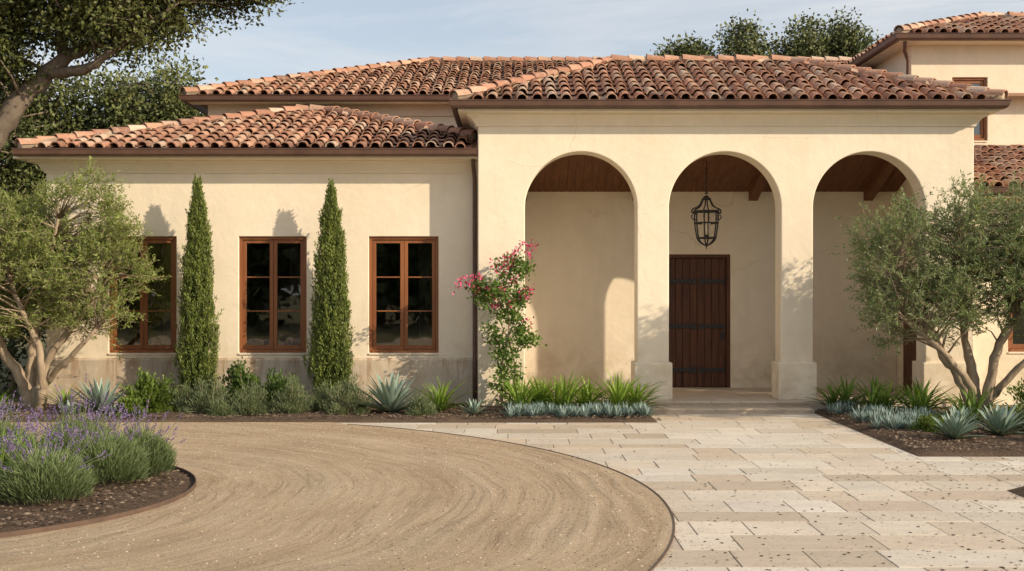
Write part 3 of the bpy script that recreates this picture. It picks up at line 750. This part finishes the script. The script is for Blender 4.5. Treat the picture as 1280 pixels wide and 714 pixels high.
tree('oak_tree',[[(6.8,48,0,.3),(6.8,48,6,.2),(6.8,48,11,.08)]],
 [(6.3,48,10.4,1.0,1,1.3),(7.1,48,10.9,.9,1,1.1)],170,80,.26,.15,.09,(.055,.068,.025),(.17,.19,.07),OAKB,inner=.2,leafm=LEAFO)
tree('oak_tree',[[(11,48,0,.5),(11,48,6,.3),(10.2,48,9,.15),(9.8,48,11.6,.06)],[(11,48,6,.3),(12.2,48,9,.15),(12.6,48,12,.06)]],
 [(9.4,48,11.2,1.1,1.1,1.6),(11.6,48,11.2,1.0,1.1,1.7),(13.3,48,11.4,1.0,1.1,1.8),(11.4,48,9.6,2.8,1.5,1.2)],440,80,.26,.15,.09,(.055,.068,.025),(.17,.19,.07),OAKB,inner=.2,leafm=LEAFO)
# hedge left of villa & trees behind the camera (seen in the glass)
E=[(-12+i*.9-3,24.5+rng.random()*1.5,1.6+rng.random()*.8,1.0,.9,1.6) for i in range(6)]
E=[e for e in E if e[0]<-9.6]+[(-10.4,24.3,1.6,.9,.8,1.8),(-9.9,25.5,2.6,.8,.8,1.8)]
tree('laurel_hedge',[[(-11,25,0,.08),(-11,25,2,.04)],[(-10.2,24.5,0,.08),(-10.2,24.5,2,.04)]],E,260,70,.22,.11,.06,(.018,.03,.01),(.07,.10,.03),BARK,inner=.1,leafm=LEAFO)
E=[(-45+i*4.2,-30+rng.random()*6,3.6+rng.random()*3.6,3.4,3,3.8+rng.random()*2) for i in range(15)]
tree('background_trees',[[(-40+i*8,-30,0,.4),(-40+i*8,-30,7,.15)] for i in range(8)],E,800,50,.8,.7,.5,(.03,.045,.015),(.14,.17,.055),OAKB,inner=.2,leafm=LEAFO)

def bush(name,x,y,r,h,LL,LW,ca,cb,n=3500,up=.6):
    o=empty(name); o.location=(x,y,.05)
    nb=60; a=rng.random(nb)*6.283; ph=np.arccos(rng.random(nb)); T=Tubes(4); tips=[]
    for i in range(nb):
        d=np.array([math.sin(ph[i])*math.cos(a[i])*r,math.sin(ph[i])*math.sin(a[i])*r,math.cos(ph[i])*h])*(.5+.6*rng.random()); d[2]=max(d[2],.04)
        T.add([(0,0,0),tuple(d*.5+np.array([0,0,.03])),tuple(d)],[.008,.005,.002]); tips.append(d)
    T.make('stems',BARK,o); tips=np.array(tips); k=rng.integers(nb,size=n)
    f=.45+.6*rng.random((n,1))**.6; pos=tips[k]*f+rng.normal(0,.03+.045*r,(n,3))*np.array([1,1,.8]); pos[:,2]=np.abs(pos[:,2])
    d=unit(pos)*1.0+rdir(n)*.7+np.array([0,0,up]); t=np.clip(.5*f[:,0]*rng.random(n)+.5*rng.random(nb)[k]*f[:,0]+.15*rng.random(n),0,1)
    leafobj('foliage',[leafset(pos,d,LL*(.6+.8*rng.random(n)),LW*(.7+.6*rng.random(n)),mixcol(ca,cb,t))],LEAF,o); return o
def blades(cx,cy,cz,n,L,W,ca,cb,elev=(10,85),curl=.5,seg=6,fold=.25):
    """rosette of tapering, folded, curved blades"""
    vv=[];ff=[];cc=[]
    for i in range(n):
        a=i*2.39996+rng.normal(0,.12); tt=(i+.5)/n; e=R(elev[0]+(elev[1]-elev[0])*tt+rng.normal(0,4))
        l=L*(.65+.35*(1-abs(tt-.4)))*(.85+.3*rng.random()); w=W*(.85+.3*rng.random()); ca_,sa_=math.cos(a),math.sin(a)
        p=np.array([0.,0.]); ang=e; b=len(vv); col=np.array(ca)*(1-tt)+np.array(cb)*tt; col=col*(.8+.4*rng.random())
        for s in range(seg+1):
            u=s/seg; ww=w*(.55+1.3*u-1.0*u*u)*(1-u**3)*.9+.001
            rx,rz_=p; side=np.array([-sa_,ca_])
            for q,zz in ((-1,fold*ww),(0,0),(1,fold*ww)):
                vv.append((cx+rx*ca_+side[0]*q*ww*.5,cy+rx*sa_+side[1]*q*ww*.5,cz+rz_+zz)); cc.append(col*(.8+.5*u))
            p=p+np.array([math.cos(ang),math.sin(ang)])*l/seg; ang-=curl*(1.2-.2*tt)/seg*(1 if u>.15 else .4)
        for s in range(seg):
            q=b+s*3; ff+=[(q,q+3,q+4,q+1),(q+1,q+4,q+5,q+2)]
    return vv,ff,cc
def rosettes(name,items,mat=SUCC,parent=None):
    V_=[];F_=[];C_=[]
    for it in items:
        v,f,c=blades(*it[0],**it[1]); b=len(V_); V_+=v; C_+=c; F_+=[tuple(b+i for i in q) for q in f]
    return mesh(name,V_,F_,mat,parent,col=np.array(C_),smooth=True)
def agave(x,y,L,W=.085,n=34,z=.07):
    rosettes('agave_plant',[((x,y,z,n,L,W,(.14,.20,.16),(.27,.35,.30)),dict(elev=(12,82),curl=.15,fold=.3,seg=7))])
def strap(x,y,L,n=46,W=.035,ca=(.075,.135,.02),cb=(.24,.36,.06),z=.07,name='aloe_plant',curl=.7):
    rosettes(name,[((x+rng.normal(0,.05),y+rng.normal(0,.05),z,n//2,L,W,ca,cb),dict(elev=(22,86),curl=curl,fold=.3)),
                   ((x+rng.normal(0,.1),y+rng.normal(0,.08),z,n//2,L*.85,W,ca,cb),dict(elev=(22,86),curl=curl,fold=.3))],LEAF)
# west bed
agave(-6.95,20.3,.74,.105,44); agave(-2.06,20.35,.82,.115,46); agave(-.62,20.0,.34,.06,26)
agave(-7.35,19.95,.32,.06,26); agave(-6.6,19.9,.26,.05,24)
strap(-7.75,20.7,.65); strap(-1.2,20.6,.76,64,.042); strap(-8.6,20.0,.45); strap(-8.9,20.3,.6); strap(-9.2,20.6,.6)
GA,GB=(.05,.085,.015),(.20,.28,.055)
bush('green_shrub',-6.2,20.5,.44,.66,.07,.045,GA,GB,4500)
bush('green_shrub',-4.72,20.9,.44,.82,.06,.04,(.03,.06,.013),(.14,.21,.05),4500)
bush('green_shrub',-4.0,20.8,.36,.68,.055,.035,(.03,.06,.013),(.14,.22,.05),4500)
bush('green_shrub',-6.35,19.95,.22,.28,.05,.035,GA,GB)
SA,SB=(.075,.10,.05),(.24,.29,.15)
for x,y,r,h in ((-5.15,20.3,.40,.56),(-4.40,20.2,.30,.48),(-3.72,20.3,.36,.58),(-2.80,20.3,.42,.62),(-5.55,20.6,.30,.46),(-1.5,19.95,.20,.28),(-3.25,20.8,.28,.44),(-4.8,19.95,.18,.24)):
    bush('rosemary_shrub',x,y,r,h,.065,.011,SA,SB,5000,1.2)
for x,y,L in ((.12,20.4,.90),(.50,20.7,.78),(1.0,20.45,.94),(1.35,20.75,.78),(1.80,20.4,.96),(2.08,20.7,.76)): strap(x,y,L,50,.058)
def chalk(name,pts):
    rosettes(name,[((p[0],p[1],.05+.03*rng.random(),16,.16+.14*rng.random(),.024,(.12,.18,.17),(.27,.35,.33)),dict(elev=(15,85),curl=-.2,fold=.4,seg=4)) for p in pts])
def patches(cs,n,s): return np.concatenate([np.array(c)+rng.normal(0,s,(n,2)) for c in cs])
P=patches([(.15,19.85),(.55,19.95),(.95,19.8),(1.4,20.0),(1.75,19.85),(2.1,19.95)],13,.12)
chalk('blue_chalksticks_groundcover',P[(P[:,0]<2.25)&(P[:,1]>19.5)])
P=patches([(5.65,20.3),(5.9,19.7),(5.7,19.0),(6.2,18.8),(5.8,18.2),(6.5,19.3)],15,.17)
chalk('blue_chalksticks_groundcover',P[P[:,0]>5.38])
# east bed
for x,y in ((5.7,20.75),(6.35,20.8),(6.95,20.3),(6.75,19.7),(6.3,20.2),(7.2,18.8)): strap(x,y,.80,50,.055,(.045,.09,.02),(.17,.27,.06))
agave(6.2,16.8,.48,.09,42); agave(7.0,17.2,.58,.10,42); agave(6.75,18.1,.42,.08,34); agave(7.45,16.4,.50,.09,34)
bush('green_shrub',6.15,17.7,.20,.26,.05,.02,GA,GB,1800,1.2); bush('green_shrub',8.2,18.8,.55,.8,.06,.035,GA,GB)
bush('rosemary_shrub',7.75,17.7,.34,.46,.06,.012,SA,SB,4000,1.2)

STEM=simple('green_stem',(.12,.16,.06),(.17,.21,.09),5)
def lavender(name,x,y,r,h,nf=60):
    o=empty(name); o.location=(x,y,.08)
    n=6200; a=rng.random(n)*6.283; rr=r*np.sqrt(rng.random(n)); hh=h*.74*np.sqrt(np.clip(1-(rr/r)**2*.85,0,1))*(1+.12*np.sin(a*4+x*7))
    z=hh*rng.random(n)**.6; pos=np.stack([rr*np.cos(a),rr*np.sin(a),z],1)
    d=np.stack([np.cos(a)*rr/r*.8,np.sin(a)*rr/r*.8,np.ones(n)],1)+rng.normal(0,.30,(n,3))
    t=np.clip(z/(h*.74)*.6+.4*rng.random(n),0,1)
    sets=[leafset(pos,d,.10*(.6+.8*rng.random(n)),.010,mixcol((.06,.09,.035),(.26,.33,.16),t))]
    a=rng.random(nf)*6.283; q=np.sqrt(rng.random(nf)); base=np.stack([.5*r*q*np.cos(a),.5*r*q*np.sin(a),np.full(nf,h*.4)],1)
    tip=np.stack([1.3*r*q*np.cos(a),1.3*r*q*np.sin(a),h*(1.10-.35*q*q)+rng.normal(0,.09,nf)],1)
    T=Tubes(3)
    for b,e in zip(base,tip): T.add([b,(b+e)/2+np.array([0,0,.02]),e],[.0032,.003,.0025])
    T.make('stems',STEM,o)
    dv=unit(tip-base); k=np.repeat(np.arange(nf),22); m=len(k)
    fp=tip[k]+dv[k]*(rng.random((m,1))*.10-.02)+rng.normal(0,.004,(m,3))
    sets2=[leafset(fp,dv[k]*.8+rdir(m)*.8,.019,.011,mixcol((.11,.075,.19),(.26,.19,.36),rng.random(m)))]
    leafobj('foliage',sets,LEAF,o); leafobj('flowers',sets2,PETAL,o)
for x,y,r,h in ((-5.75,11.0,.38,.52),(-6.3,12.2,.45,.62),(-5.5,12.6,.38,.66),(-4.95,13.6,.40,.66),(-4.40,12.95,.42,.64),(-4.65,11.95,.42,.56),(-5.9,13.8,.42,.66),(-4.2,13.55,.34,.60),(-5.2,14.4,.4,.66),(-6.9,13.4,.45,.66),(-6.6,14.7,.4,.66),(-5.35,10.85,.25,.36),(-4.95,12.4,.28,.5)):
    lavender('lavender_plant',x,y,r,h)
for x,y in ((-5.1,12.8),(-5.35,12.9),(-5.7,13.1),(-5.15,12.3),(-6.0,11.6)): strap(x,y,.80,80,.024,(.09,.17,.02),(.24,.37,.06),name='lily_plant')

# bougainvillea
yb=20.95
o=tree('bougainvillea_vine',[
 [(-.15,yb,0,.028),(-.2,yb,.7,.022),(-.05,yb,1.5,.018),(-.12,yb,2.2,.012),(.15,yb,2.85,.006)],
 [(-.1,yb+.1,0,.02),(.05,yb+.1,.8,.016),(-.2,yb,1.6,.012),(-.6,yb,2.2,.006)],
 [(-.12,yb,1.2,.012),(.1,yb,1.8,.01),(.25,yb,2.3,.005)]],
 [(-.1,yb,.7,.26,.15,.5),(-.08,yb,1.4,.36,.18,.45),(-.15,yb,2.0,.40,.2,.3),(.05,yb,2.5,.28,.15,.3),(.25,yb,1.35,.2,.1,.25),(-.5,yb,2.2,.25,.15,.15)],
 140,28,.06,.07,.045,(.05,.095,.02),(.20,.32,.065),BARK,twig=.004)
fc=np.array([(-.85,2.32),(-.95,2.22),(-.7,2.25),(-.55,2.4),(-.6,2.15),(-.75,2.38),(-.4,2.2),(.1,2.85),(.2,2.95),(.3,2.8),(0,2.75),(-.05,2.6),(.15,2.1),(.25,2.05),(-.2,2.5),(.05,2.35),(-.3,1.9),(.28,1.6),(-.35,2.05),(.35,2.9),(-.15,2.2),(.3,2.15),(.0,1.95),(-.1,2.7),(-.3,2.6)])
k=np.repeat(np.arange(len(fc)),20); m=len(k)
pos=np.stack([fc[k,0],np.full(m,yb-.08),fc[k,1]],1)+rng.normal(0,.045,(m,3))
leafobj('flowers',[leafset(pos,rdir(m),.05,.042,mixcol((.45,.03,.11),(.70,.11,.24),rng.random(m)))],PETAL,o)
fo=empty('bougainvillea_vine')
T=Tubes(5); T.add([(8.0,20.9,0),(7.9,20.9,1.2),(7.6,20.8,2.2)],[.02,.015,.006]); T.make('stem',BARK,fo)
m=300; pos=np.array([7.65,20.7,2.1])+rng.normal(0,.16,(m,3)); leafobj('flowers',[leafset(pos,rdir(m),.045,.04,mixcol((.48,.04,.12),(.78,.16,.28),rng.random(m)))],PETAL,fo)
